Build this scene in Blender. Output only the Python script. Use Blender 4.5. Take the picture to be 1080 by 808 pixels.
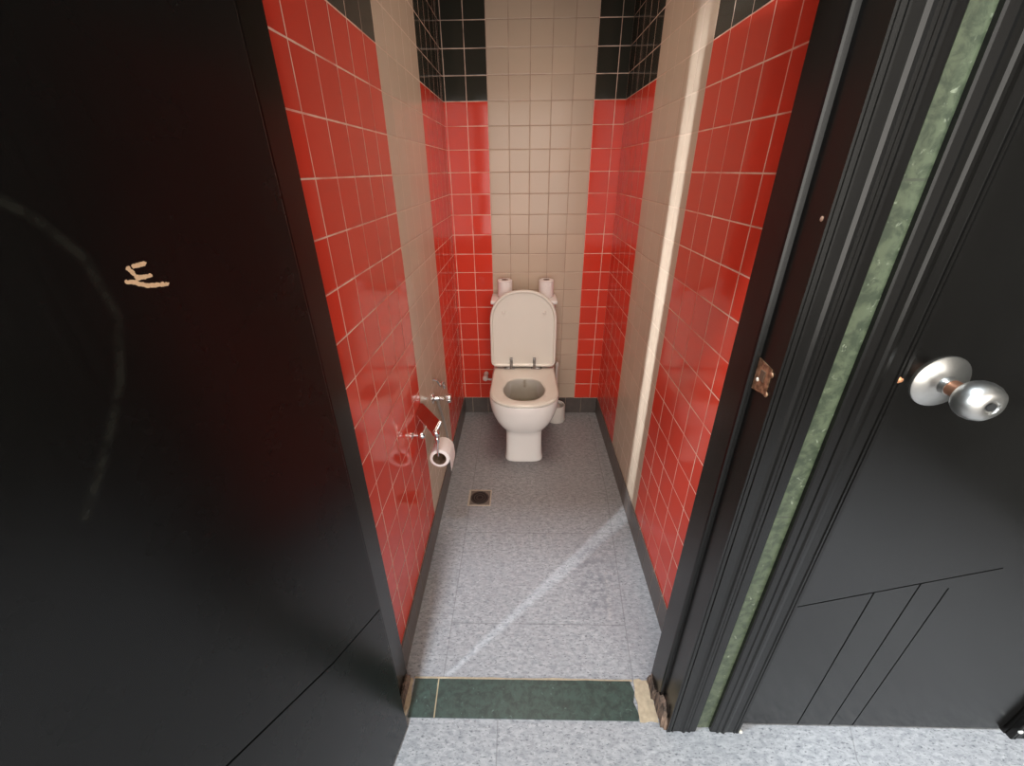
import bpy, bmesh, math, random
from mathutils import Vector, Matrix
for o in list(bpy.data.objects): bpy.data.objects.remove(o)
S = bpy.context.scene
COL = S.collection
random.seed(7)
PI = math.pi

# ------------------------------------------------------------------ camera
T = 0.108                                    # tile pitch, metres
camd = bpy.data.cameras.new('camera'); cam = bpy.data.objects.new('camera', camd); COL.objects.link(cam)
camd.sensor_fit = 'HORIZONTAL'; camd.sensor_width = 36.0; camd.lens = 439.7065 / 1080 * 36.0
camd.clip_start = 0.02
R2 = Vector((0.99972851, 0.02149168, -0.0090008)); U2 = Vector((-0.00177911, 0.45557597, 0.89019513)); F2 = Vector((-0.02323233, 0.88993744, -0.45549053))
M = Matrix((R2, U2, -F2)).transposed().to_4x4(); M.translation = Vector((0, 0, 1.5339564)); cam.matrix_world = M
S.camera = cam

# ------------------------------------------------------------------ light and exposure
S.view_settings.view_transform = 'Standard'; S.view_settings.look = 'None'
S.view_settings.gamma = 1; S.view_settings.use_curve_mapping = False
S.view_settings.exposure = 1.15
world = bpy.data.worlds.new('world'); S.world = world; world.use_nodes = True
world.node_tree.nodes['Background'].inputs[0].default_value = (0.75, 0.85, 1.0, 1)
world.node_tree.nodes['Background'].inputs[1].default_value = 0.05

def area(name, loc, direction, sx, sy, power, color, spread=180):
    l = bpy.data.lights.new(name, 'AREA'); l.shape = 'RECTANGLE'; l.size = sx; l.size_y = sy
    l.energy = power; l.color = color; l.spread = math.radians(spread)
    o = bpy.data.objects.new(name, l); COL.objects.link(o); o.location = loc
    o.rotation_euler = Vector(direction).to_track_quat('-Z', 'Y').to_euler()
    return o
area('ceiling_light_hall', (-0.372, 0.30, 3.04), (0, 0, -1), 0.06, 0.20, 43, (0.80, 0.91, 1.0))
area('fill_light_back', (0.1, -2.44, 1.60), (0, 1, -0.05), 4.4, 2.6, 98, (1.0, 0.95, 0.88))  # added soft fill from behind the viewer; no window is built here
area('window_light_side', (-2.16, -1.075, 1.95), (0.72, 0.694, -0.25), 0.14, 1.0, 31, (0.86, 0.95, 1.0), 40)
area('fill_light_stall', (0.06, 1.75, 2.72), (0, 0.08, -1), 0.6, 0.9, 2.3, (1.0, 0.84, 0.70), 92)  # added weak warm fill for the rear of the stall, no fixture
area('fill_light_right', (1.30, -0.10, 3.05), (0, 0, -1), 0.3, 0.3, 5.5, (0.92, 0.96, 1.0), 45)  # unseen lamp added to brighten the hall floor by the right door

# ------------------------------------------------------------------ node helpers
class Mat:
    def __init__(s, name, color=(0.5, 0.5, 0.5), rough=0.5, metal=0.0, spec=0.5):
        s.m = bpy.data.materials.new(name); s.m.use_nodes = True; s.nt = s.m.node_tree
        s.b = s.nt.nodes['Principled BSDF']
        s.b.inputs['Base Color'].default_value = (*color, 1); s.b.inputs['Roughness'].default_value = rough
        s.b.inputs['Metallic'].default_value = metal; s.b.inputs['Specular IOR Level'].default_value = spec
    def link(s, a, b): s.nt.links.new(a, b)
    def put(s, sock, v):
        if hasattr(v, 'is_output'): s.link(v, sock)
        elif isinstance(v, (tuple, list)): sock.default_value = (*v, 1) if len(sock.default_value) == 4 and len(v) == 3 else v
        else: sock.default_value = v
    def f(s, op, a, b=None, c=None, clamp=False):
        n = s.nt.nodes.new('ShaderNodeMath'); n.operation = op; n.use_clamp = clamp
        for i, v in enumerate((a, b, c)):
            if v is not None: s.put(n.inputs[i], v)
        return n.outputs[0]
    def ramp(s, x, lo, hi):                  # 0 at lo, 1 at hi, smooth
        n = s.nt.nodes.new('ShaderNodeMapRange'); n.interpolation_type = 'SMOOTHSTEP'
        s.put(n.inputs[0], x); n.inputs[1].default_value = lo; n.inputs[2].default_value = hi
        return n.outputs[0]
    def mix(s, fac, a, b):
        n = s.nt.nodes.new('ShaderNodeMix'); n.data_type = 'RGBA'
        s.put(n.inputs[0], fac); s.put(n.inputs[6], a); s.put(n.inputs[7], b); return n.outputs[2]
    def pos(s, obj=False):
        if obj: o = s.nt.nodes.new('ShaderNodeTexCoord').outputs['Object']
        else: o = s.nt.nodes.new('ShaderNodeNewGeometry').outputs['Position']
        n = s.nt.nodes.new('ShaderNodeSeparateXYZ'); s.link(o, n.inputs[0]); return o, n.outputs[0], n.outputs[1], n.outputs[2]
    def comb(s, x, y, z):
        n = s.nt.nodes.new('ShaderNodeCombineXYZ')
        for i, v in enumerate((x, y, z)): s.put(n.inputs[i], v)
        return n.outputs[0]
    def noise(s, vec, scale, detail=3, rough=0.55, sc3=None, dist=0):
        if sc3:
            mp = s.nt.nodes.new('ShaderNodeMapping'); s.link(vec, mp.inputs[0]); mp.inputs['Scale'].default_value = sc3; vec = mp.outputs[0]
        n = s.nt.nodes.new('ShaderNodeTexNoise'); s.link(vec, n.inputs['Vector']); n.inputs['Scale'].default_value = scale
        n.inputs['Detail'].default_value = detail; n.inputs['Roughness'].default_value = rough; n.inputs['Distortion'].default_value = dist
        return n.outputs[0]
    def seg(s, x, y, ax, ay, bx, by):        # distance to a segment
        px = s.f('SUBTRACT', x, ax); py = s.f('SUBTRACT', y, ay); dx, dy = bx - ax, by - ay; L = dx * dx + dy * dy
        t = s.f('ADD', s.f('MULTIPLY', px, dx / L), s.f('MULTIPLY', py, dy / L), clamp=True)
        ex = s.f('SUBTRACT', px, s.f('MULTIPLY', t, dx)); ey = s.f('SUBTRACT', py, s.f('MULTIPLY', t, dy))
        return s.f('SQRT', s.f('ADD', s.f('MULTIPLY', ex, ex), s.f('MULTIPLY', ey, ey)))
    def segs(s, x, y, pts):
        d = None
        for a, b in pts:
            e = s.seg(x, y, *a, *b); d = e if d is None else s.f('MINIMUM', d, e)
        return d
    def color(s, v): s.put(s.b.inputs['Base Color'], v)
    def rough(s, v): s.put(s.b.inputs['Roughness'], v)
    def bump(s, h, strength=0.3, dist=0.002, normal=None):
        n = s.nt.nodes.new('ShaderNodeBump'); n.inputs['Strength'].default_value = strength; n.inputs['Distance'].default_value = dist
        s.put(n.inputs['Height'], h)
        if normal is not None: s.link(normal, n.inputs['Normal'])
        s.link(n.outputs[0], s.b.inputs['Normal'])

XL, XR, YB, SK = -0.4024, 0.5255, 2.5452, 0.118      # stall: left, right, back, skirting height
RED = (0.62, 0.052, 0.028); BEIGE = (0.51, 0.405, 0.310); BLACK = (0.034, 0.033, 0.026)

def tile_mat(name, axis, u0, lo, hi, skirting=False):
    m = Mat(name, rough=0.12, spec=0.24)
    P, x, y, z = m.pos(); c = (x, y)[axis]
    u = m.f('DIVIDE', m.f('SUBTRACT', c, u0), T); v = m.f('DIVIDE', m.f('SUBTRACT', z, SK), T)
    fu = m.f('FRACT', u); du = m.f('MINIMUM', fu, m.f('SUBTRACT', 1.0, fu))
    if skirting: d = du
    else:
        fv = m.f('FRACT', v); dv = m.f('MINIMUM', fv, m.f('SUBTRACT', 1.0, fv)); d = m.f('MINIMUM', du, dv)
    wob = m.noise(P, 30, 2)
    dd = m.f('ADD', d, m.f('MULTIPLY', m.f('SUBTRACT', wob, 0.5), 0.012))
    g = m.f('SUBTRACT', 1.0, m.ramp(dd, 0.009, 0.021))
    fade = m.ramp(m.noise(P, 7.0, 2), 0.34, 0.56)
    wn = m.nt.nodes.new('ShaderNodeTexWhiteNoise'); wn.noise_dimensions = '2D'
    m.link(m.comb(m.f('FLOOR', u), m.f('FLOOR', v), 0.0), wn.inputs[0])
    be = m.f('MULTIPLY', m.f('GREATER_THAN', c, lo), m.f('LESS_THAN', c, hi))
    if skirting:
        col = m.mix(m.noise(P, 40, 3), (0.078, 0.066, 0.062), (0.115, 0.098, 0.090)); grout = (0.30, 0.24, 0.19)
        m.rough(0.35)
    else:
        bl = m.f('GREATER_THAN', v, 16.0)
        col = m.mix(bl, RED, BLACK); col = m.mix(be, col, BEIGE)
        k = m.f('ADD', 0.955, m.f('MULTIPLY', wn.outputs[0], 0.09))
        hs = m.nt.nodes.new('ShaderNodeHueSaturation'); m.put(hs.inputs['Value'], k); m.link(col, hs.inputs['Color']); col = hs.outputs[0]
        grout = m.mix(be, (0.78, 0.56, 0.44), (0.33, 0.235, 0.175) if axis == 0 else (0.55, 0.41, 0.32))
    g2 = m.f('MULTIPLY', g, m.f('ADD', 0.45, m.f('MULTIPLY', fade, 0.55)))
    m.color(m.mix(g2, col, grout))
    m.rough(m.f('ADD', m.f('MULTIPLY', g, 0.5), 0.30 if skirting else m.f('ADD', 0.09, m.f('MULTIPLY', be, 0.12))))
    geo = m.nt.nodes.new('ShaderNodeNewGeometry')
    sub = m.nt.nodes.new('ShaderNodeVectorMath'); sub.operation = 'SUBTRACT'; m.link(wn.outputs[1], sub.inputs[0]); sub.inputs[1].default_value = (0.5, 0.5, 0.5)
    sc = m.nt.nodes.new('ShaderNodeVectorMath'); sc.operation = 'SCALE'; m.link(sub.outputs[0], sc.inputs[0]); sc.inputs['Scale'].default_value = 0.022
    ad = m.nt.nodes.new('ShaderNodeVectorMath'); ad.operation = 'ADD'; m.link(geo.outputs['Normal'], ad.inputs[0]); m.link(sc.outputs[0], ad.inputs[1])
    nm = m.nt.nodes.new('ShaderNodeVectorMath'); nm.operation = 'NORMALIZE'; m.link(ad.outputs[0], nm.inputs[0])
    h = m.f('ADD', m.ramp(dd, 0.005, 0.045), m.f('MULTIPLY', m.noise(P, 16, 1), 0.25))
    m.bump(h, 0.35, 0.0016, nm.outputs[0])
    return m.m

def simple(name, c, rough=0.5, metal=0.0, spec=0.5, var=0.0, scale=30, bump=0.0):
    m = Mat(name, c, rough, metal, spec); P, x, y, z = m.pos(True)
    n = m.noise(P, scale, 4)
    lo = tuple(k * (1 - var) for k in c); hi = tuple(min(1, k * (1 + var)) for k in c)
    m.color(m.mix(n, lo, hi))
    if bump: m.bump(n, bump, 0.002)
    return m.m

def floor_mat():
    m = Mat('floor_vinyl', rough=0.5, spec=0.35); P, x, y, z = m.pos()
    streak = m.noise(P, 1, 5, 0.62, (42, 85, 1), 0.4)
    fleck = m.noise(P, 1, 4, 0.6, (95, 190, 1), 0.4)
    big = m.noise(P, 3.2, 3)
    col = m.mix(m.ramp(streak, 0.30, 0.70), (0.200, 0.206, 0.218), (0.335, 0.337, 0.343))
    col = m.mix(m.f('MULTIPLY', m.ramp(fleck, 0.56, 0.66), 0.85), col, (0.085, 0.090, 0.10))
    col = m.mix(m.f('MULTIPLY', m.f('SUBTRACT', 1.0, m.ramp(fleck, 0.28, 0.42)), 0.5), col, (0.50, 0.50, 0.50))
    col = m.mix(m.f('MULTIPLY', m.ramp(big, 0.40, 0.75), 0.35), col, (0.23, 0.225, 0.235))
    # sheet joints
    J = [((-0.264, 0.80), (-0.268, 2.54)), ((0.376, 0.80), (0.452, 1.72)), ((0.452, 1.72), (0.47, 2.54)), ((-0.264, 1.437), (0.42, 1.437)), ((-0.264, 0.992), (0.39, 0.992)),
         ((-0.073, 0.68), (-0.06, -0.5)), ((1.01, 0.68), (0.975, 0.60)), ((0.975, 0.60), (0.99, -0.5))]
    d = m.segs(x, y, J)
    col = m.mix(m.f('MULTIPLY', m.f('SUBTRACT', 1.0, m.ramp(d, 0.0008, 0.0028)), 0.5), col, (0.11, 0.11, 0.115))
    # worn scuffs right of the middle
    w = m.f('SUBTRACT', 1.0, m.ramp(m.seg(x, y, 0.34, 1.02, 0.36, 1.22), 0.0, 0.012))
    col = m.mix(m.f('MULTIPLY', m.f('MULTIPLY', w, 0.4), m.ramp(streak, 0.4, 0.6)), col, (0.42, 0.40, 0.37))
    gr = m.f('SUBTRACT', 1.0, m.ramp(m.seg(x, y, 0.29, 1.10, 0.33, 1.32), 0.02, 0.14))
    col = m.mix(m.f('MULTIPLY', m.f('MULTIPLY', gr, m.ramp(m.noise(P, 34, 4), 0.44, 0.62)), 0.6), col, (0.13, 0.135, 0.15))
    m.color(col); m.bump(fleck, 0.08, 0.001)
    return m.m

def marble(name, dark, mid, light, rough):
    m = Mat(name, rough=rough); P, x, y, z = m.pos()
    a = m.noise(P, 42, 6, 0.68, None, 0.4); b = m.noise(P, 75, 4, 0.6, None, 0.6)
    col = m.mix(m.ramp(a, 0.36, 0.62), dark, mid)
    col = m.mix(m.f('MULTIPLY', m.ramp(b, 0.62, 0.72), 0.65), col, light)
    col = m.mix(m.f('MULTIPLY', m.ramp(m.noise(P, 14, 5, 0.7, None, 0.5), 0.60, 0.72), 0.6), col, tuple(k * 0.5 for k in dark))
    return m, col, (x, y, z), a

def black_paint(name, grooves=(), scuff=(), chips=(), obj=True, rough=0.27, spec=0.6):
    m = Mat(name, (0.0045, 0.0040, 0.0034), rough, 0, spec); P, x, y, z = m.pos(True)
    grain = m.noise(P, 1, 4, 0.6, (160, 160, 6)); blot = m.noise(P, 9, 4)
    col = m.mix(grain, (0.0024, 0.0021, 0.0018), (0.0054, 0.0049, 0.0043))
    h = m.f('MULTIPLY', grain, 0.5)
    r = m.f('ADD', rough - 0.03, m.f('MULTIPLY', blot, 0.06))
    if grooves:
        d = m.segs(x, z, grooves); gm = m.f('SUBTRACT', 1.0, m.ramp(d, 0.0008, 0.0030))
        h = m.f('ADD', h, m.f('MULTIPLY', gm, -8.0)); col = m.mix(gm, col, (0.0006, 0.0006, 0.0005))
        r = m.f('ADD', r, m.f('MULTIPLY', gm, 0.5), clamp=True)
        m.put(m.b.inputs['Specular IOR Level'], m.f('SUBTRACT', spec, m.f('MULTIPLY', gm, spec)))
    if scuff:
        d = m.segs(x, z, scuff); k = m.f('SUBTRACT', 1.0, m.ramp(d, 0.0005, 0.0075))
        k = m.f('MULTIPLY', k, m.ramp(m.noise(P, 45, 4), 0.28, 0.62)); col = m.mix(m.f('MULTIPLY', k, 0.8), col, (0.014, 0.014, 0.011))
    if chips:
        d = m.segs(x, z, chips); d = m.f('ADD', d, m.f('MULTIPLY', m.f('SUBTRACT', m.noise(P, 330, 3), 0.5), 0.0040))
        k = m.f('SUBTRACT', 1.0, m.ramp(d, 0.0019, 0.0024))
        col = m.mix(k, col, m.mix(m.noise(P, 400, 2), (0.50, 0.30, 0.17), (0.66, 0.45, 0.28)))
        h = m.f('SUBTRACT', h, m.f('MULTIPLY', k, 2.0))
    m.color(col); m.put(m.b.inputs['Roughness'], r)
    m.bump(h, 0.07, 0.0012)
    return m.m

# ------------------------------------------------------------------ mesh helpers
class MB:
    def __init__(s): s.bm = bmesh.new()
    def box(s, x0, x1, y0, y1, z0, z1, bev=0.0, seg=2):
        t = bmesh.new()
        vs = [t.verts.new((x, y, z)) for x in (x0, x1) for y in (y0, y1) for z in (z0, z1)]
        for f in ((0, 1, 3, 2), (4, 6, 7, 5), (0, 4, 5, 1), (2, 3, 7, 6), (0, 2, 6, 4), (1, 5, 7, 3)): t.faces.new([vs[i] for i in f])
        bmesh.ops.recalc_face_normals(t, faces=t.faces)
        if bev: bmesh.ops.bevel(t, geom=list(t.edges), offset=bev, segments=seg, affect='EDGES', profile=0.5)
        s.merge(t); return s
    def merge(s, t):
        me = bpy.data.meshes.new('tmp'); t.to_mesh(me); t.free(); s.bm.from_mesh(me); bpy.data.meshes.remove(me)
    def loft(s, rings, caps=(True, True), loop=False):
        t = bmesh.new(); R = [[t.verts.new(p) for p in r] for r in rings]; n = len(R[0])
        pairs = list(zip(R, R[1:])) + ([(R[-1], R[0])] if loop else [])
        for a, b in pairs:
            for i in range(n): t.faces.new((a[i], a[(i + 1) % n], b[(i + 1) % n], b[i]))
        if not loop:
            if caps[0]: t.faces.new(R[0][::-1])
            if caps[1]: t.faces.new(R[-1])
        bmesh.ops.recalc_face_normals(t, faces=t.faces); s.merge(t); return s
    def prism(s, poly, z0, z1): return s.loft([[(x, y, z0) for x, y in poly], [(x, y, z1) for x, y in poly]])
    def lathe(s, prof, origin, axis, n=32, caps=(True, True)):
        a = Vector(axis).normalized(); h = Vector((0, 0, 1)) if abs(a.z) < 0.9 else Vector((1, 0, 0))
        e1 = a.cross(h).normalized(); e2 = a.cross(e1); o = Vector(origin)
        s.loft([[tuple(o + a * d + (e1 * math.cos(2 * PI * k / n) + e2 * math.sin(2 * PI * k / n)) * max(r, 1e-5)) for k in range(n)] for r, d in prof], caps); return s
    def tube(s, pts, r, n=12):
        P = [Vector(p) for p in pts]; rings = []; up = None
        for i, p in enumerate(P):
            d = (P[min(i + 1, len(P) - 1)] - P[max(i - 1, 0)]).normalized()
            if up is None: up = d.orthogonal().normalized()
            e1 = (up - d * up.dot(d)).normalized(); e2 = d.cross(e1); up = e1
            rr = r[i] if isinstance(r, (list, tuple)) else r
            rings.append([tuple(p + (e1 * math.cos(2 * PI * k / n) + e2 * math.sin(2 * PI * k / n)) * rr) for k in range(n)])
        s.loft(rings); return s
    def ico(s, c, r, sc=(1, 1, 1), sub=3):
        t = bmesh.new(); bmesh.ops.create_icosphere(t, subdivisions=sub, radius=r)
        for v in t.verts: v.co = Vector((v.co.x * sc[0], v.co.y * sc[1], v.co.z * sc[2])) + Vector(c)
        s.merge(t); return s
    def build(s, name, mat, parent=None, smooth=False, angle=35, origin=None):
        if origin is not None: bmesh.ops.translate(s.bm, verts=s.bm.verts, vec=-Vector(origin))
        me = bpy.data.meshes.new(name); s.bm.to_mesh(me); s.bm.free()
        me.materials.append(mat)
        if smooth:
            for p in me.polygons: p.use_smooth = True
            me.set_sharp_from_angle(angle=math.radians(angle))
        o = bpy.data.objects.new(name, me); COL.objects.link(o)
        if origin is not None: o.location = origin
        if parent is not None:
            o.parent = parent
            if origin is None: o.matrix_parent_inverse = Matrix.Translation(-Vector(parent.location))
        return o

def struct(o, label, cat):
    o['kind'] = 'structure'; o['label'] = label; o['category'] = cat; return o
def thing(name, loc, label, cat, group=None):
    o = bpy.data.objects.new(name, None); COL.objects.link(o); o.location = loc; o.empty_display_size = 0.05
    return tag(o, label, cat, group)
def tag(o, label, cat, group=None):
    o['label'] = label; o['category'] = cat
    if group: o['group'] = group
    return o
def spline(pts, n=8):
    P = [Vector(p) for p in pts]; P = [P[0] * 2 - P[1]] + P + [P[-1] * 2 - P[-2]]; out = []
    for i in range(1, len(P) - 2):
        for k in range(n):
            t = k / n; a, b, c, d = P[i - 1:i + 3]
            out.append(0.5 * ((2 * b) + (c - a) * t + (2 * a - 5 * b + 4 * c - d) * t * t + (3 * b - a - 3 * c + d) * t ** 3))
    out.append(P[-2]); return [tuple(p) for p in out]

# ------------------------------------------------------------------ setting
floor = MB().box(-2.3, 2.4, -2.5, 2.65, -0.08, 0.0).build('floor', floor_mat()); struct(floor, 'grey speckled vinyl sheet floor of stall and hall', 'floor')
wl = MB().box(XL - 0.1, XL, 0.80, YB + 0.1, 0, 2.75).build('wall_left', tile_mat('tiles_left', 1, YB - 15.274 * T, YB - 10.274 * T, YB - 5.15 * T))
struct(wl, 'left stall wall of glossy red tiles with a beige band', 'wall')
wr = MB().box(XR, XR + 0.1, 0.80, YB + 0.1, 0, 2.75).build('wall_right', tile_mat('tiles_right', 1, YB - 14.03 * T, YB - 10.03 * T, YB - 5.02 * T))
struct(wr, 'right stall wall of glossy red tiles with a beige band', 'wall')
wb = MB().box(XL, XR, YB, YB + 0.1, 0, 2.75).build('wall_back', tile_mat('tiles_back', 0, XL + 2.1 * T, XL + 2.1 * T, XL + 7.1 * T))
struct(wb, 'back stall wall behind the toilet with wide beige tile band', 'wall')
sk_l = MB().box(XL, XL + 0.006, 0.805, YB, 0, SK, 0.0015, 1).build('baseboard_left', tile_mat('skirting_left', 1, YB - 15.274 * T, 9, 9.1, True)); struct(sk_l, 'dark grey tile skirting along the left stall wall', 'baseboard')
sk_r = MB().box(XR - 0.006, XR, 0.805, YB, 0, SK, 0.0015, 1).build('baseboard_right', tile_mat('skirting_right', 1, YB - 14.03 * T, 9, 9.1, True)); struct(sk_r, 'dark grey tile skirting along the right stall wall', 'baseboard')
sk_b = MB().box(XL + 0.006, XR - 0.006, YB - 0.006, YB, 0, SK, 0.0015, 1).build('baseboard_back', tile_mat('skirting_back', 0, XL + 1.55 * T, 9, 9.1, True)); struct(sk_b, 'dark grey tile skirting along the back wall behind the toilet', 'baseboard')
plaster = simple('plaster', (0.55, 0.54, 0.52), 0.8, var=0.06, scale=6)
hallwall = simple('hall_paint', (0.08, 0.08, 0.076), 0.8, var=0.08, scale=5)
ceil = MB().box(XL - 0.1, XR + 0.1, 0.79, YB + 0.1, 2.75, 2.85).build('ceiling', plaster); struct(ceil, 'plaster ceiling over the toilet stall', 'ceiling')

mm, col, (mx, my, mz), a = marble('wall_marble', (0.034, 0.048, 0.028), (0.082, 0.104, 0.062), (0.30, 0.34, 0.25), 0.38)
jz = mm.segs(mx, mz, [((0.3, 1.516), (0.8, 1.516)), ((0.3, 0.227), (0.8, 0.227)), ((0.3, 0.87), (0.8, 0.87))])
mm.color(mm.mix(mm.ramp(jz, 0.0012, 0.0026), (0.05, 0.06, 0.04), col))
wf = MB()
for b in ((-2.3, -0.420, 0.0, 3.1), (0.475, 0.668, 0, 3.1), (1.475, 2.4, 0, 3.1), (-0.420, 0.475, 2.075, 3.1), (0.668, 1.475, 2.075, 3.1)):
    wf.box(b[0], b[1], 0.672, 0.79, b[2], b[3])
wf = wf.build('wall_front', mm.m); struct(wf, 'wall of pale green stone seen as a narrow strip between two door frames', 'wall')
hl = MB().box(-2.4, -2.3, -2.6, 0.79, 0, 3.1)
hl = hl.build('wall_hall_left', hallwall); struct(hl, 'grey painted left wall of the hall outside the stall', 'wall')
hr = MB().box(2.4, 2.5, -2.6, 0.79, 0, 3.1).build('wall_hall_right', hallwall); struct(hr, 'grey painted right wall of the hall outside the stall', 'wall')
hb = MB().box(-2.3, 2.4, -2.6, -2.5, 0, 3.1).build('wall_hall_back', hallwall); struct(hb, 'grey painted rear wall of the hall behind the viewer', 'wall')
hc = MB().box(-2.4, 2.5, -2.6, 0.79, 3.1, 3.2).build('ceiling_hall', plaster); struct(hc, 'plaster ceiling of the hall outside the stall', 'ceiling')

# threshold
mt, col, (mx, my, mz), a = marble('threshold_marble', (0.011, 0.024, 0.020), (0.026, 0.050, 0.041), (0.09, 0.14, 0.12), 0.36)
d = mt.seg(mx, my, -0.2784, 0.80, -0.2734, 0.67)
mt.color(mt.mix(mt.ramp(d, 0.0012, 0.0026), (0.30, 0.24, 0.15), col))
thr = MB().loft([[(x, y, z) for x, y in ((-0.357, 0.682), (0.366, 0.684), (0.372, 0.70), (0.362, 0.735), (0.372, 0.765), (0.364, 0.797), (-0.358, 0.794))] for z in (-0.03, 0.003)]).build('trim_3', mt.m)
struct(thr, 'dark green marble doorway threshold with chipped ends', 'threshold')
mortar = simple('mortar', (0.36, 0.29, 0.20), 0.9, var=0.4, scale=70, bump=0.6)
def ragged(pts, z0, z1, amp=0.004, n=5):
    out = []
    for i in range(len(pts)):
        a, b = Vector((*pts[i], 0)), Vector((*pts[(i + 1) % len(pts)], 0))
        for k in range(n):
            p = a.lerp(b, k / n); out.append((p.x + random.uniform(-amp, amp), p.y + random.uniform(-amp, amp)))
    return [[(x, y, z0) for x, y in out], [(x, y, z1 * random.uniform(0.7, 1.1)) for x, y in out]]
MB().loft(ragged([(0.371, 0.684), (0.430, 0.684), (0.428, 0.803), (0.376, 0.803)], -0.02, 0.004)).build('mortar_patch', mortar, thr)['label'] = 'crumbling sandy mortar patch at right end'
MB().loft(ragged([(-0.39, 0.690), (-0.360, 0.684), (-0.360, 0.792), (-0.39, 0.80)], -0.02, 0.005)).build('mortar_patch', mortar, thr)['label'] = 'crumbling brown mortar patch at left end'
MB().loft(ragged([(-0.36, 0.794), (0.372, 0.7975), (0.372, 0.803), (-0.36, 0.800)], -0.02, 0.0022, 0.0015, 14)).build('mortar_joint', mortar, thr)['label'] = 'thin sandy mortar line along rear edge'

# door frames
blk = black_paint('black_gloss_trim', rough=0.26, spec=0.33)
CAS = [(0.0, 0.0), (0.0, 0.0125), (0.002, 0.0145), (0.008, 0.0145), (0.0095, 0.0125), (0.011, 0.0125), (0.012, 0.0145), (0.0155, 0.0145), (0.017, 0.012), (0.034, 0.0115), (0.0410, 0.0125),
       (0.0445, 0.0158), (0.050, 0.0158), (0.054, 0.0125), (0.060, 0.0125), (0.0615, 0.0145), (0.067, 0.0145), (0.069, 0.012), (0.083, 0.0115), (0.086, 0.009), (0.086, 0.0)]
def casing(mb, x, sgn, z1, yb=0.672, z0=0.0): mb.prism([(x + sgn * u, yb - v) for u, v in CAS], z0, z1)
def jamb(mb, s, xf, z0=0.0):                 # xf: rabbet face; s: +1 right jamb, -1 left jamb
    mb.prism([(xf, 0.657), (xf, 0.722), (xf - s * 0.007, 0.7235), (xf - s * 0.0105, 0.7255), (xf - s * 0.012, 0.730), (xf - s * 0.012, 0.803), (xf + s * 0.026, 0.803), (xf + s * 0.026, 0.6719), (xf + s * 0.004, 0.6719), (xf + s * 0.004, 0.657)], z0, 2.05)
fr = MB(); casing(fr, 0.4485, 1, 2.10)
casing(fr, -0.410, -1, 2.10)
fr.prism([(-0.399, 0.674), (-0.399, 0.722), (-0.392, 0.7235), (-0.3885, 0.7255), (-0.387, 0.730), (-0.387, 0.803), (-0.425, 0.803), (-0.425, 0.674)], 0, 2.05)
jamb(fr, 1, 0.444, 0.0)
fr.box(-0.42, 0.475, 0.674, 0.803, 2.05, 2.09); fr.box(-0.49, 0.535, 0.655, 0.6719, 2.10, 2.18)
fr = fr.build('trim_1', blk); struct(fr, 'black reeded wooden door frame around the open stall doorway', 'door frame')
brass = Mat('old_brass', rough=0.38, metal=0.75); P, x, y, z = brass.pos(True); brass.color(brass.mix(brass.ramp(brass.noise(P, 90, 4), 0.35, 0.65), (0.17, 0.085, 0.045), (0.46, 0.27, 0.16))); brass = brass.m
dark = simple('dark_recess', (0.006, 0.006, 0.006), 0.8)
sp = MB()
sp.loft([[(0.444, 0.675), (0.444, 0.720)] and [(xx, yy, zz) for yy, zz in ((0.6745, 1.1640), (0.6765, 1.2150), (0.7205, 1.2190), (0.7205, 1.1560))] for xx in (0.4445, 0.4422)])
sp = sp.build('strike_plate', brass, fr); sp['label'] = 'worn bronze strike plate with a latch hole'
MB().ico((0.4435, 0.6696, 1.465), 0.0035, (0.5, 1, 1.2), 2).build('paint_chip', simple('bare_wood', (0.20, 0.11, 0.07), 0.8), fr)['label'] = 'tiny bare wood chip on jamb edge'
MB().box(0.4405, 0.4425, 0.6900, 0.7040, 1.182, 1.203, 0.0006).build('latch_hole', simple('latch_recess', (0.07, 0.035, 0.018), 0.7), sp)
MB().ico((0.4425, 0.6735, 1.2055), 0.0055, (0.5, 1, 1)).ico((0.4425, 0.6735, 1.167), 0.0055, (0.5, 1, 1)).build('lip', brass, sp, True)
MB().ico((0.4415, 0.708, 1.180), 0.0042, (0.5, 1, 1)).build('screw', simple('pale_metal', (0.7, 0.62, 0.5), 0.4, 0.3), sp, True)
rot = Mat('rotten_wood', rough=0.9); P, x, y, z = rot.pos(); rn = rot.noise(P, 1, 5, 0.65, (60, 60, 12), 0.5); rot.color(rot.mix(rot.ramp(rn, 0.35, 0.65), (0.045, 0.032, 0.026), (0.22, 0.15, 0.11))); rot.bump(rn, 0.8, 0.006); rot = rot.m
def splinter(pts, hs, nm, lab, seed):
    random.seed(seed); b = ragged(pts, 0.0, 0.06, 0.003, 4); n = len(b[0]); cx = sum(p[0] for p in b[0]) / n; cy = sum(p[1] for p in b[0]) / n
    rings = [b[0]]
    for f, h in ((1.0, 0.5), (0.8, 0.85)): rings.append([(cx + (x - cx) * f + random.uniform(-.002, .002), cy + (y - cy) * f + random.uniform(-.002, .002), h * hs * random.uniform(0.65, 1.2)) for x, y, z in b[0]])
    o = MB().loft(rings).build(nm, rot, fr); o['label'] = lab
splinter([(0.421, 0.745), (0.436, 0.74), (0.436, 0.802), (0.421, 0.802)], 0.055, 'rotten_foot', 'splintered grey brown wood at the foot of right jamb', 3)
splinter([(0.427, 0.668), (0.444, 0.662), (0.444, 0.745), (0.430, 0.745)], 0.095, 'rotten_foot', 'splintered reddish brown wood at the foot of right jamb', 5)
splinter([(-0.392, 0.70), (-0.376, 0.69), (-0.370, 0.79), (-0.389, 0.80)], 0.045, 'rotten_foot', 'splintered tan wood at the foot of left jamb', 8)

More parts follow.
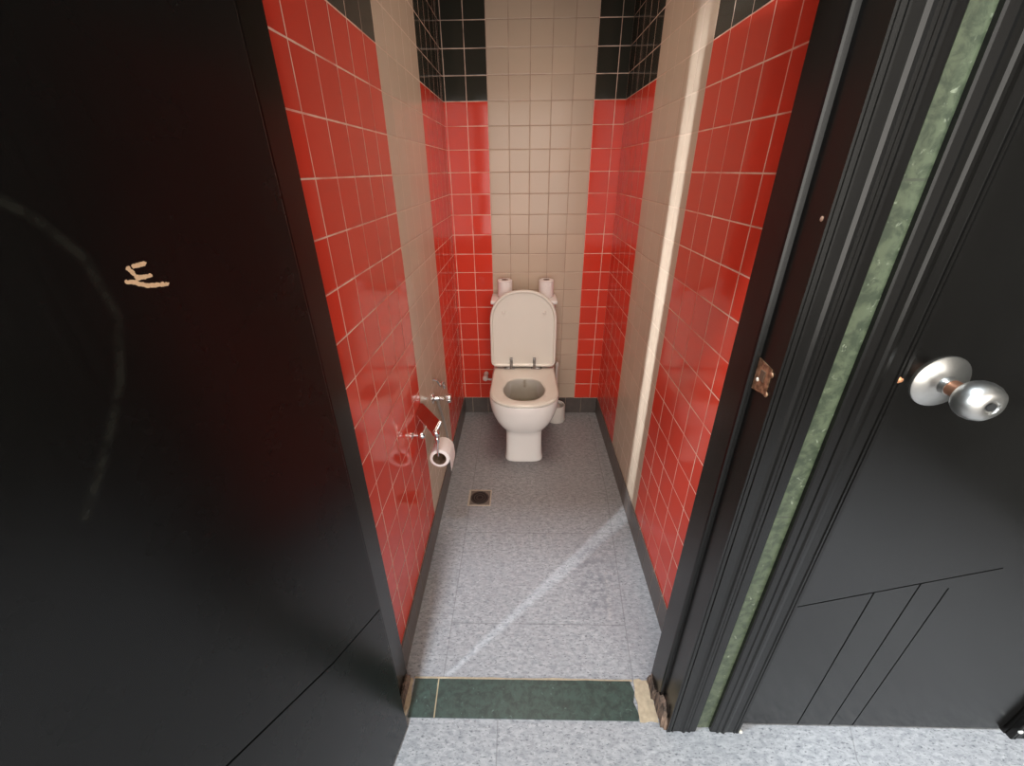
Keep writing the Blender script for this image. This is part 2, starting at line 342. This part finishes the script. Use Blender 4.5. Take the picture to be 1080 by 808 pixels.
f2 = MB(); casing(f2, 0.6625, -1, 2.10); casing(f2, 1.466, 1, 2.10)
f2.box(0.642, 0.6685, 0.6725, 0.80, 0, 2.07); f2.box(1.462, 1.49, 0.6725, 0.80, 0, 2.07); f2.box(0.642, 1.49, 0.6725, 0.80, 2.05, 2.09); f2.box(0.58, 1.55, 0.655, 0.6719, 2.10, 2.18)
f2.box(0.669, 0.69, 0.735, 0.80, 0, 2.05); f2.box(1.44, 1.461, 0.735, 0.80, 0, 2.05)
f2 = f2.build('trim_2', blk); struct(f2, 'black reeded wooden frame around the closed neighbouring door', 'door frame')
MB().lathe([(0.0068, 0), (0.0062, 0.003), (0.003, 0.0048), (0.0, 0.005)], (0.655, 0.6615, 1.2037), (0, -1, 0), 12).build('screw', simple('copper_screw', (0.62, 0.28, 0.14), 0.4, 0.6), f2, True)['label'] = 'small copper coloured screw head'
MB().ico((0.668, 0.662, 0.004), 0.006, (1, 1, 0.7), 2).build('paint_chip', simple('pale_chip', (0.7, 0.66, 0.58), 0.8), f2)['label'] = 'pale bare spot at casing foot'
MB().ico((1.472, 0.657, 0.045), 0.007, (1, 0.6, 1), 2).build('paint_chip', simple('pale_chip_b', (0.6, 0.6, 0.58), 0.8), f2)['label'] = 'pale bare spot low on the far casing'

# ------------------------------------------------------------------ doors
DZ = 0.010
o2 = Vector((0.672, 0.680, DZ))              # right door, local x along the leaf
def R(x, z): return (x - o2.x, z - o2.z)
g2 = [(R(0.672, 0.562), R(1.10, 0.712)), (R(0.8465, 0.622), R(0.8465, 0.0)), (R(0.942, 0.655), R(0.942, 0.0)), (R(1.012, 0.640), R(1.012, 0.0))]
d2 = MB().box(0, 0.786, 0, 0.042, 0, 2.03, 0.0025, 2).build('door_2', black_paint('black_door_paint_right', g2, rough=0.20, spec=0.5))
d2.location = o2; struct(d2, 'closed black door with steel knob right of the stall', 'door')
steel = Mat('satin_steel', rough=0.36, metal=1.0); P, x, y, z = steel.pos(True); steel.color(steel.mix(steel.noise(P, 60, 3), (0.42, 0.41, 0.39), (0.58, 0.565, 0.54)))
steel.bump(steel.noise(P, 1, 3, 0.5, (600, 30, 600)), 0.05, 0.0005); steel = steel.m
bronze = simple('bare_bronze', (0.42, 0.20, 0.12), 0.35, 0.8, var=0.3, scale=80)
kx, kz = 0.745 - o2.x, 1.191 - o2.z
kn = bpy.data.objects.new('door_knob', None); COL.objects.link(kn); kn.parent = d2; kn.location = (kx, 0, kz)
def kpart(nm, prof, mat, cap=True, lab=None):
    b = MB().lathe(prof, (0, 0, 0), (0, -1, 0), 40); o = b.build(nm, mat, None, True, 40); o.parent = kn
    if lab: o['label'] = lab
    return o
kpart('rose', [(0.0, 0), (0.0490, 0), (0.0490, 0.003), (0.0470, 0.0052), (0.024, 0.012), (0.0165, 0.0145), (0.0160, 0.018), (0.0155, 0.019)], steel)
kpart('collar', [(0.0155, 0.0185), (0.0155, 0.025), (0.0145, 0.0255)], steel)
kpart('shank', [(0.0142, 0.025), (0.0142, 0.046), (0.012, 0.047)], bronze, lab='bronze coloured shank')
kpart('knob', [(0.013, 0.0445), (0.020, 0.047), (0.0280, 0.053), (0.0325, 0.061), (0.0340, 0.069), (0.0330, 0.078), (0.0290, 0.087), (0.0225, 0.0925), (0.014, 0.0945), (0.0120, 0.0942), (0.0108, 0.091)], steel)
kpart('keyhole', [(0.0065, 0.0905), (0.0075, 0.0936), (0.0, 0.0937)], dark, lab='dark keyhole recess')

h0 = Vector((-0.349, 0.655, DZ)); dd = Vector((-0.2, -1.0, 0)).normalized()
def Lq(u, z): return (u, z - DZ)
g1 = [(Lq(0.003, 0.571), Lq(0.17, 0.643)), (Lq(0.17, 0.643), (0.42, 0.78)), (Lq(0.094, 0.565), (0.094, 0.52)), (Lq(0.205, 0.655), (0.205, 0.60)), (Lq(0.295, 0.715), (0.30, 0.67))][:2]
arc = [(0.330, 1.530), (0.312, 1.517), (0.299, 1.505), (0.286, 1.489), (0.274, 1.464), (0.268, 1.439), (0.270, 1.405), (0.278, 1.374), (0.293, 1.345), (0.312, 1.316), (0.335, 1.283), (0.356, 1.255), (0.371, 1.239)]
arc = [Lq(*p) for p in arc]; arc = list(zip(arc[::2], arc[2::2]))
ch = [((0.2245, 1.4506), (0.2359, 1.4498)), ((0.2415, 1.4490), (0.2388, 1.4427)), ((0.2373, 1.4383), (0.2234, 1.4377)), ((0.2373, 1.4395), (0.2300, 1.4372)), ((0.2480, 1.4368), (0.2394, 1.4345)), ((0.2394, 1.4332), (0.2306, 1.4290)), ((0.2306, 1.4285), (0.2092, 1.4255))]
ch = [(Lq(*a), Lq(*b)) for a, b in ch]
# local axes: x along the leaf from its hinge edge, y towards the corridor, z up
d1 = MB().box(0, 0.80, -0.040, 0, 0, 2.03, 0.002, 2).build('door_1', black_paint('black_door_paint_left', g1, arc, ch, spec=0.27))
ly = Vector((0, 0, 1)).cross(dd)             # local y
d1.matrix_world = Matrix.Translation(h0) @ Matrix((dd, ly, Vector((0, 0, 1)))).transposed().to_4x4()
struct(d1, 'open black stall door with a paint chip and arc scuff', 'door')

# ------------------------------------------------------------------ toilet
XC = 0.0135
porc = simple('porcelain', (0.80, 0.775, 0.75), 0.12, var=0.02, scale=8)
plast = simple('seat_plastic', (0.70, 0.665, 0.595), 0.22, var=0.02, scale=8)
darkchrome = simple('dark_chrome', (0.20, 0.18, 0.17), 0.25, 0.9, var=0.1)
chrome = simple('chrome', (0.72, 0.71, 0.70), 0.12, 1.0, var=0.06, scale=60)
wht = simple('white_plastic', (0.68, 0.64, 0.59), 0.4, var=0.03)
toi = thing('toilet', (XC, 2.25, 0), 'white ceramic toilet with raised lid standing against the back wall', 'toilet')
def dshape(hw, yf, yb, ym, n=64, p=2.35, xc=XC, wb=None, rc=0.03):
    """D outline: elliptical front from ym to yf, straight sides, flat back at yb with rounded corners (counter clockwise from back left)."""
    wb = hw if wb is None else wb; pts = []
    nf = n // 2
    for k in range(nf + 1):
        t = PI * k / nf; c, s = math.cos(t), math.sin(t)
        pts.append((xc - hw * math.copysign(abs(c) ** (2 / p), c), ym - (ym - yf) * abs(s) ** (2 / p)))
    ns = 8
    for k in range(1, ns): f = k / ns; pts.append((xc + hw + (wb - hw) * f, ym + (yb - rc - ym) * f))
    for k in range(5): t = PI / 2 * k / 4; pts.append((xc + wb - rc + rc * math.cos(t), yb - rc + rc * math.sin(t)))
    for k in range(1, 4): f = k / 4; pts.append((xc + (wb - rc) * (1 - 2 * f), yb))
    for k in range(5): t = PI / 2 + PI / 2 * k / 4; pts.append((xc - wb + rc + rc * math.cos(t), yb - rc + rc * math.sin(t)))
    for k in range(1, ns): f = k / ns; pts.append((xc - wb + (hw - wb) * -0 + (wb - hw) * 0 + (-(hw - wb)) * f, yb - rc + (ym - yb + rc) * f))
    return pts
def ring(pts, z): return [(x, y, z) for x, y in pts]
B = MB()
outer = [(0.108, 1.979, 2.44, 2.06, 0.0), (0.112, 1.976, 2.44, 2.06, 0.004), (0.112, 1.976, 2.44, 2.06, 0.012), (0.107, 1.980, 2.44, 2.06, 0.030), (0.1045, 1.982, 2.44, 2.06, 0.10), (0.1035, 1.982, 2.44, 2.06, 0.17), (0.106, 1.976, 2.44, 2.08, 0.195),
         (0.118, 1.962, 2.44, 2.09, 0.213), (0.140, 1.938, 2.44, 2.09, 0.238), (0.160, 1.917, 2.44, 2.09, 0.268), (0.176, 1.900, 2.44, 2.08, 0.305), (0.187, 1.889, 2.44, 2.07, 0.345), (0.192, 1.884, 2.44, 2.06, 0.385), (0.193, 1.883, 2.44, 2.06, 0.410), (0.190, 1.886, 2.437, 2.06, 0.418)]
ps = [4.2] * 6 + [3.6, 3.2, 2.9, 2.7, 2.55, 2.45, 2.4, 2.4, 2.4]
rings = [ring(dshape(h, yf, yb, ym, p=p), z) for (h, yf, yb, ym, z), p in zip(outer, ps)]
inner = [(0.150, 1.925, 2.26, 2.08, 0.418), (0.143, 1.932, 2.25, 2.08, 0.410), (0.1435, 1.930, 2.252, 2.08, 0.370), (0.141, 1.935, 2.252, 2.08, 0.33), (0.132, 1.955, 2.248, 2.085, 0.28), (0.112, 1.985, 2.235, 2.09, 0.23), (0.085, 2.02, 2.20, 2.10, 0.19), (0.06, 2.05, 2.16, 2.10, 0.17)]
rings += [ring(dshape(h, yf, yb, ym, p=2.3, rc=0.08 if h > 0.08 else 0.05), z) for h, yf, yb, ym, z in inner]
pm = Mat('bowl_porcelain', rough=0.13); P, x, y, z = pm.pos()
wear = pm.f('MULTIPLY', pm.f('SUBTRACT', 1.0, pm.ramp(z, 0.34, 0.41)), pm.f('LESS_THAN', pm.seg(x, y, XC, 2.06, XC, 2.13), 0.142))
ins = pm.f('MULTIPLY', pm.f('LESS_THAN', pm.seg(x, y, XC, 2.0, XC, 2.2), 0.17), pm.f('LESS_THAN', z, 0.40))
st = pm.f('SUBTRACT', 1.0, pm.ramp(pm.f('ADD', pm.seg(x, z, XC + 0.005, 0.36, XC + 0.004, 0.40), pm.f('MULTIPLY', pm.noise(P, 90, 3), 0.016)), 0.006, 0.024))
st = pm.f('MULTIPLY', st, pm.f('GREATER_THAN', y, 2.17)); st = pm.f('MULTIPLY', st, pm.f('LESS_THAN', y, 2.30))
pm.color(pm.mix(pm.f('MULTIPLY', st, 0.6), pm.mix(pm.f('MULTIPLY', wear, 0.85), (0.74, 0.70, 0.655), pm.mix(pm.noise(P, 45, 4), (0.60, 0.56, 0.47), (0.72, 0.68, 0.60))), (0.30, 0.20, 0.10)))
no_ = len(outer)
B.loft(rings[:no_ + 1], (True, False)).build('bowl', porc, toi, True, 50)
MB().loft(rings[no_:], (False, True)).build('basin', pm.m, toi, True, 50)
wm = bpy.data.materials.new('toilet_water'); wm.use_nodes = True; nt = wm.node_tree; nt.nodes.clear()
no, mxs, tr, gl, fz = [nt.nodes.new('ShaderNode' + k) for k in ('OutputMaterial', 'MixShader', 'BsdfTransparent', 'BsdfGlossy', 'Fresnel')]
tr.inputs[0].default_value = (0.90, 0.89, 0.84, 1); gl.inputs['Roughness'].default_value = 0.04; fz.inputs[0].default_value = 1.33
nt.links.new(fz.outputs[0], mxs.inputs[0]); nt.links.new(tr.outputs[0], mxs.inputs[1]); nt.links.new(gl.outputs[0], mxs.inputs[2]); nt.links.new(mxs.outputs[0], no.inputs[0])
wt = bmesh.new(); wt.faces.new([wt.verts.new(p) for p in ring(dshape(0.131, 1.957, 2.247, 2.085, p=2.3, rc=0.08), 0.276)])
wmb = MB(); wmb.merge(wt); wmb.build('water', wm, toi)['label'] = 'clear standing water in the bowl'

st_ = MB(); so = dict(n=64)
def srings(o, i, z):                          # ring pair interpolation for the seat
    return [ring(o, z)]
O0 = dshape(0.186, 1.886, 2.352, 2.05, wb=0.182, rc=0.016); O1 = dshape(0.1905, 1.879, 2.356, 2.05, wb=0.186, rc=0.02); O2 = dshape(0.183, 1.888, 2.350, 2.05, wb=0.180, rc=0.018)
I0 = dshape(0.124, 1.927, 2.218, 2.085, wb=0.112, rc=0.085, p=2.3); I1 = dshape(0.117, 1.936, 2.209, 2.085, wb=0.105, rc=0.08, p=2.3)
st_.loft([ring(O0, 0.4205), ring(O1, 0.425), ring(O1, 0.433), ring(O2, 0.4405), ring(I0, 0.4405), ring(I1, 0.434), ring(I1, 0.424), ring(I0, 0.4205)], loop=True)
st_.build('seat', plast, toi, True, 40)
# lid: arch outline in its own plane, leaning on the cistern
LB, LT = Vector((XC - 0.0045, 2.343, 0.455)), Vector((XC - 0.0045, 2.362, 0.924))
lu = (LT - LB).normalized(); ln = Vector((0, -lu.z, lu.y)); LH = (LT - LB).length      # ln: towards the viewer
def arch(hw, lo, hi, rise, rc):
    pts = []
    for k in range(33):
        t = PI * k / 32; c, s = math.cos(t), math.sin(t)
        pts.append((hw * math.copysign(abs(c) ** (2 / 2.25), c), hi - rise + rise * abs(s) ** (2 / 2.25)))
    for k in range(6): t = PI + PI / 2 * k / 5; pts.append((-hw + rc + rc * math.cos(t), lo + rc + rc * math.sin(t)))
    for k in range(6): t = 1.5 * PI + PI / 2 * k / 5; pts.append((hw - rc + rc * math.cos(t), lo + rc + rc * math.sin(t)))
    return pts
def L3(pts, d): return [tuple(LB + Vector((1, 0, 0)) * x + lu * y + ln * d) for x, y in pts]
MB().loft([L3(arch(0.188, 0.008, LH - 0.008, 0.185, 0.030), -0.003), L3(arch(0.1965, 0, LH, 0.19, 0.034), 0.003), L3(arch(0.1965, 0, LH, 0.19, 0.034), 0.014), L3(arch(0.193, 0.003, LH - 0.003, 0.188, 0.032), 0.0185),
           L3(arch(0.184, 0.012, LH - 0.012, 0.182, 0.028), 0.0185), L3(arch(0.178, 0.018, LH - 0.018, 0.178, 0.026), 0.0105)]).build('lid', plast, toi, True, 40)
for sx in (-1, 1):
    p = LB + Vector((0.0042 + sx * 0.1185, 0, 0)) + lu * 0.338 + ln * 0.0105
    MB().lathe([(0.0095, 0), (0.0095, 0.006), (0.007, 0.009), (0.0, 0.0095)], p, ln, 20).build('bumper', wht, toi, True)
    hx = 0.0066 + sx * 0.0705
    hb_ = MB().box(hx - 0.0085, hx + 0.0085, 2.318, 2.334, 0.447, 0.515, 0.002)
    hb_.box(hx - 0.045 if sx < 0 else hx - 0.02, hx + 0.02 if sx < 0 else hx + 0.045, 2.322, 2.345, 0.4405, 0.452, 0.003)
    hb_.build('hinge', darkchrome, toi, True)['label'] = 'dark metal hinge'
MB().box(XC - 0.185, XC + 0.185, 2.385, 2.535, 0.425, 0.834, 0.022, 4).build('cistern', porc, toi, True)
MB().box(XC - 0.196, XC + 0.194, 2.366, 2.538, 0.834, 0.856, 0.007, 3).build('cistern_lid', porc, toi, True)
sv = MB().lathe([(0.016, 0), (0.016, 0.02), (0.012, 0.024), (0.012, 0.055), (0.017, 0.058), (0.017, 0.085), (0.010, 0.090)], (-0.240, YB, 0.305), (0, -1, 0), 20)
sv.tube(spline([(-0.240, 2.475, 0.300), (-0.225, 2.474, 0.296), (-0.195, 2.474, 0.294), (-0.150, 2.474, 0.294)]), 0.007)
sv.build('water_inlet', wht, toi, True)['label'] = 'white plastic water inlet valve at left side'

# ------------------------------------------------------------------ toilet rolls
paper = simple('tissue', (0.78, 0.73, 0.71), 0.95, var=0.05, scale=120, bump=0.25)
card = simple('cardboard', (0.20, 0.125, 0.08), 0.9, var=0.2)
def roll(loc, axis, r, h, label, group=None, core=0.020):
    o = thing('toilet_roll', loc, label, 'toilet paper', group)
    o.rotation_euler = Vector(axis).to_track_quat('Z', 'X').to_euler()
    b = MB().lathe([(core, 0.002), (core, 0), (r - 0.004, 0), (r, 0.003), (r, h - 0.003), (r - 0.004, h), (core, h), (core, h - 0.002), (core, 0.002)], (0, 0, 0), (0, 0, 1), 40, (False, False)); q = b.build('paper', paper, None, True, 30); q.parent = o
    b = MB().lathe([(core, 0.0005), (core, h - 0.0005), (core - 0.0015, h - 0.0005), (core - 0.0015, 0.0005), (core, 0.0005)], (0, 0, 0), (0, 0, 1), 28, (False, False)); q = b.build('core', card, None, True, 30); q.parent = o; q['label'] = 'brown cardboard core'
    return o
roll((-0.1005, 2.470, 0.856), (0, 0, 1), 0.0435, 0.100, 'white toilet roll standing on the cistern left of the raised lid top', 'toilet rolls on the cistern')
roll((0.1445, 2.470, 0.856), (0, 0, 1), 0.0435, 0.100, 'white toilet roll standing on the cistern right of the raised lid top', 'toilet rolls on the cistern')
hr_ = roll((-0.325, 1.326, 0.517), (0, 1, -0.06), 0.0395, 0.104, 'white toilet roll hanging from the chrome holder on the left wall', None, 0.0275)
tl = MB(); pp = [(-0.2885, 0.53), (-0.2845, 0.515), (-0.2830, 0.495), (-0.2815, 0.470), (-0.283, 0.455)]
tl.loft([[(x + dx + 0.325, 0, z - 0.517) for x, z in pp for dx in (0,)] and [(x + w, y, z) for (x, z) in pp for w in (0.0,)] + [(x + 0.001, y + 0.0, z) for (x, z) in pp[::-1]] for y in (1.329, 1.350, 1.372, 1.392, 1.410, 1.427)])
q = tl.build('loose_sheet', paper, None, True); q.parent = hr_; q.matrix_parent_inverse = (Matrix.Translation(hr_.location) @ hr_.rotation_euler.to_matrix().to_4x4()).inverted()

# ------------------------------------------------------------------ toilet roll holder
ho = thing('toilet_roll_holder', (-0.39, 1.38, 0.70), 'chrome hooded toilet roll holder on the left wall', 'toilet roll holder')
hood = MB()
A, Bv, Cq, Dq = Vector((-0.398, 1.335, 0.714)), Vector((-0.398, 1.428, 0.718)), Vector((-0.3265, 1.428, 0.622)), Vector((-0.3300, 1.335, 0.605))
n_ = (Bv - A).cross(Dq - A).normalized() * 0.0012
def quad(u, v): return A.lerp(Bv, u).lerp(Dq.lerp(Cq, u), v)
out = []
for cu, cv, a0 in ((0.15, 0.15, PI), (0.85, 0.15, 1.5 * PI), (0.97, 0.97, 0), (0.03, 0.97, 0.5 * PI)):
    rr = 0.15 if cv < 0.5 else 0.03
    for k in range(6): t = a0 + PI / 2 * k / 5; out.append((cu + rr * math.cos(t), cv + rr * math.sin(t)))
hood.loft([[tuple(quad(u, v) + n_ * s) for u, v in out] for s in (-1, 1)])
hood.build('hood', chrome, ho, True, 30)
MB().lathe([(0.012, 0), (0.012, 0.004), (0.0055, 0.007), (0.0055, 0.022), (0.009, 0.026), (0.0125, 0.033), (0.0120, 0.042), (0.008, 0.048), (0.0, 0.050)], (-0.4024, 1.262, 0.672), (1, 0, 0), 20).build('post', chrome, ho, True)
MB().tube([(-0.365, 1.262, 0.672), (-0.366, 1.30, 0.668), (-0.368, 1.35, 0.66), (-0.372, 1.42, 0.655)], 0.004).build('rail', chrome, ho, True)
kn2 = MB().ico((-0.3275, 1.325, 0.640), 0.0165, (0.95, 0.8, 1)).ico((-0.3245, 1.322, 0.615), 0.0095, (1, 1, 1.3)).tube([(-0.324, 1.322, 0.630), (-0.3235, 1.320, 0.603), (-0.3245, 1.321, 0.594)], [0.007, 0.0075, 0.005])
kn2.tube([(-0.328, 1.335, 0.646), (-0.315, 1.345, 0.668), (-0.309, 1.348, 0.680)], [0.007, 0.0075, 0.0055])
kn2.build('pivot', chrome, ho, True)
MB().tube(spline([(-0.3245, 1.3205, 0.600), (-0.326, 1.3165, 0.57), (-0.3255, 1.3175, 0.542), (-0.325, 1.325, 0.5365), (-0.325, 1.36, 0.533), (-0.325, 1.432, 0.529)]), 0.0035).build('roller_arm', chrome, ho, True)

# ------------------------------------------------------------------ tap, hose, hook
tp = thing('angle_tap', (-0.4024, 1.641, 0.615), 'chrome wall tap with ridged handle and hanging hose on the left wall', 'tap')
MB().lathe([(0.026, 0), (0.026, 0.002), (0.020, 0.006), (0.011, 0.009), (0.009, 0.012), (0.009, 0.040), (0.011, 0.042), (0.011, 0.050)], (-0.4024, 1.641, 0.615), (1, 0, 0), 24).build('body', chrome, tp, True)
hd = []
for f, r in ((0.048, 0.011), (0.052, 0.016), (0.058, 0.0185), (0.072, 0.0195), (0.080, 0.018), (0.084, 0.012)):
    hd.append([(-0.4024 + f, 1.641 + r * (1 + 0.12 * math.cos(6 * t)) * math.cos(t), 0.615 + r * (1 + 0.12 * math.cos(6 * t)) * math.sin(t)) for t in [2 * PI * k / 48 for k in range(48)]])
MB().loft(hd).build('handle', chrome, tp, True)
hose = simple('braided_hose', (0.42, 0.39, 0.36), 0.35, 0.6, var=0.3, scale=200)
MB().tube(spline([(-0.382, 1.645, 0.606), (-0.384, 1.664, 0.57), (-0.388, 1.71, 0.51), (-0.389, 1.760, 0.42), (-0.388, 1.800, 0.32), (-0.387, 1.826, 0.22), (-0.386, 1.846, 0.12), (-0.384, 1.855, 0.045)]), 0.0065).build('hose', hose, tp, True)
hk = MB().tube(spline([(-0.400, 1.664, 0.700), (-0.386, 1.672, 0.692), (-0.380, 1.690, 0.665), (-0.378, 1.715, 0.640), (-0.380, 1.745, 0.638), (-0.378, 1.775, 0.630), (-0.378, 1.786, 0.612), (-0.380, 1.792, 0.590)]), [0.005] * 8 + [0.006] * 24 + [0.0055] * 16 + [0.009] * 9)
hk = hk.build('wall_hook', chrome, None, True); tag(hk, 'small bent chrome hook on the left wall just above the tap', 'hook')

# ------------------------------------------------------------------ floor drain
dr = thing('floor_drain', (-0.2185, 1.672, 0), 'small square floor drain with dark round grate in the stall floor', 'drain')
rust = simple('drain_plate', (0.17, 0.145, 0.125), 0.6, 0.3, var=0.35, scale=90)
MB().loft([[(-0.2185 + sx * h, 1.672 + sy * h, z) for sx, sy in ((-1, -1), (1, -1), (1, 1), (-1, 1))] for h, z in ((0.060, -0.004), (0.060, 0.0012), (0.056, 0.0015))]).build('surround', simple('drain_edge', (0.42, 0.36, 0.29), 0.8, var=0.3, scale=80), dr)
MB().loft([[(-0.2165 + sx * h, 1.670 + sy * h, z) for sx, sy in ((-1, -1), (1, -1), (1, 1), (-1, 1))] for h, z in ((0.052, 0.0), (0.052, 0.0025), (0.050, 0.003))]).build('plate', rust, dr)
gr = MB()
gr.lathe([(0.047, 0.003), (0.047, 0.0042), (0.0, 0.0042)], (-0.2185, 1.669, 0), (0, 0, 1), 32)
gr = gr.build('grate', simple('drain_dark', (0.022, 0.019, 0.018), 0.5, 0.4, var=0.3), dr); gr['label'] = 'dark round grate'
gg = MB()
for r_ in (0.016, 0.029, 0.042):
    gg.lathe([(r_ - 0.002, 0.0042), (r_ - 0.002, 0.006), (r_ + 0.002, 0.006), (r_ + 0.002, 0.0042)], (-0.2185, 1.669, 0), (0, 0, 1), 32, (False, False))
gg.build('grate_ring', simple('drain_ring', (0.075, 0.066, 0.060), 0.5, 0.4, var=0.3), gr)

# ------------------------------------------------------------------ toilet brush
tb = thing('toilet_brush', (0.236, 2.452, 0), 'white toilet brush in a tapered cup on the floor right of the toilet', 'toilet brush')
MB().lathe([(0.0, 0), (0.060, 0), (0.062, 0.004), (0.056, 0.115), (0.054, 0.120), (0.051, 0.118), (0.053, 0.02), (0.0, 0.02)], (0.236, 2.452, 0), (0, 0, 1), 36).build('cup', wht, tb, True)
MB().lathe([(0.034, 0.022), (0.038, 0.05), (0.036, 0.10), (0.015, 0.115)], (0.228, 2.462, 0), (0, 0, 1), 20).build('bristles', simple('bristle', (0.55, 0.50, 0.46), 0.9, var=0.2, scale=200), tb, True)
MB().lathe([(0.009, 0.112), (0.008, 0.25), (0.009, 0.39), (0.0115, 0.405), (0.0105, 0.425), (0.0, 0.43)], (0.228, 2.462, 0), (0, 0, 1), 16).build('handle', wht, tb, True)
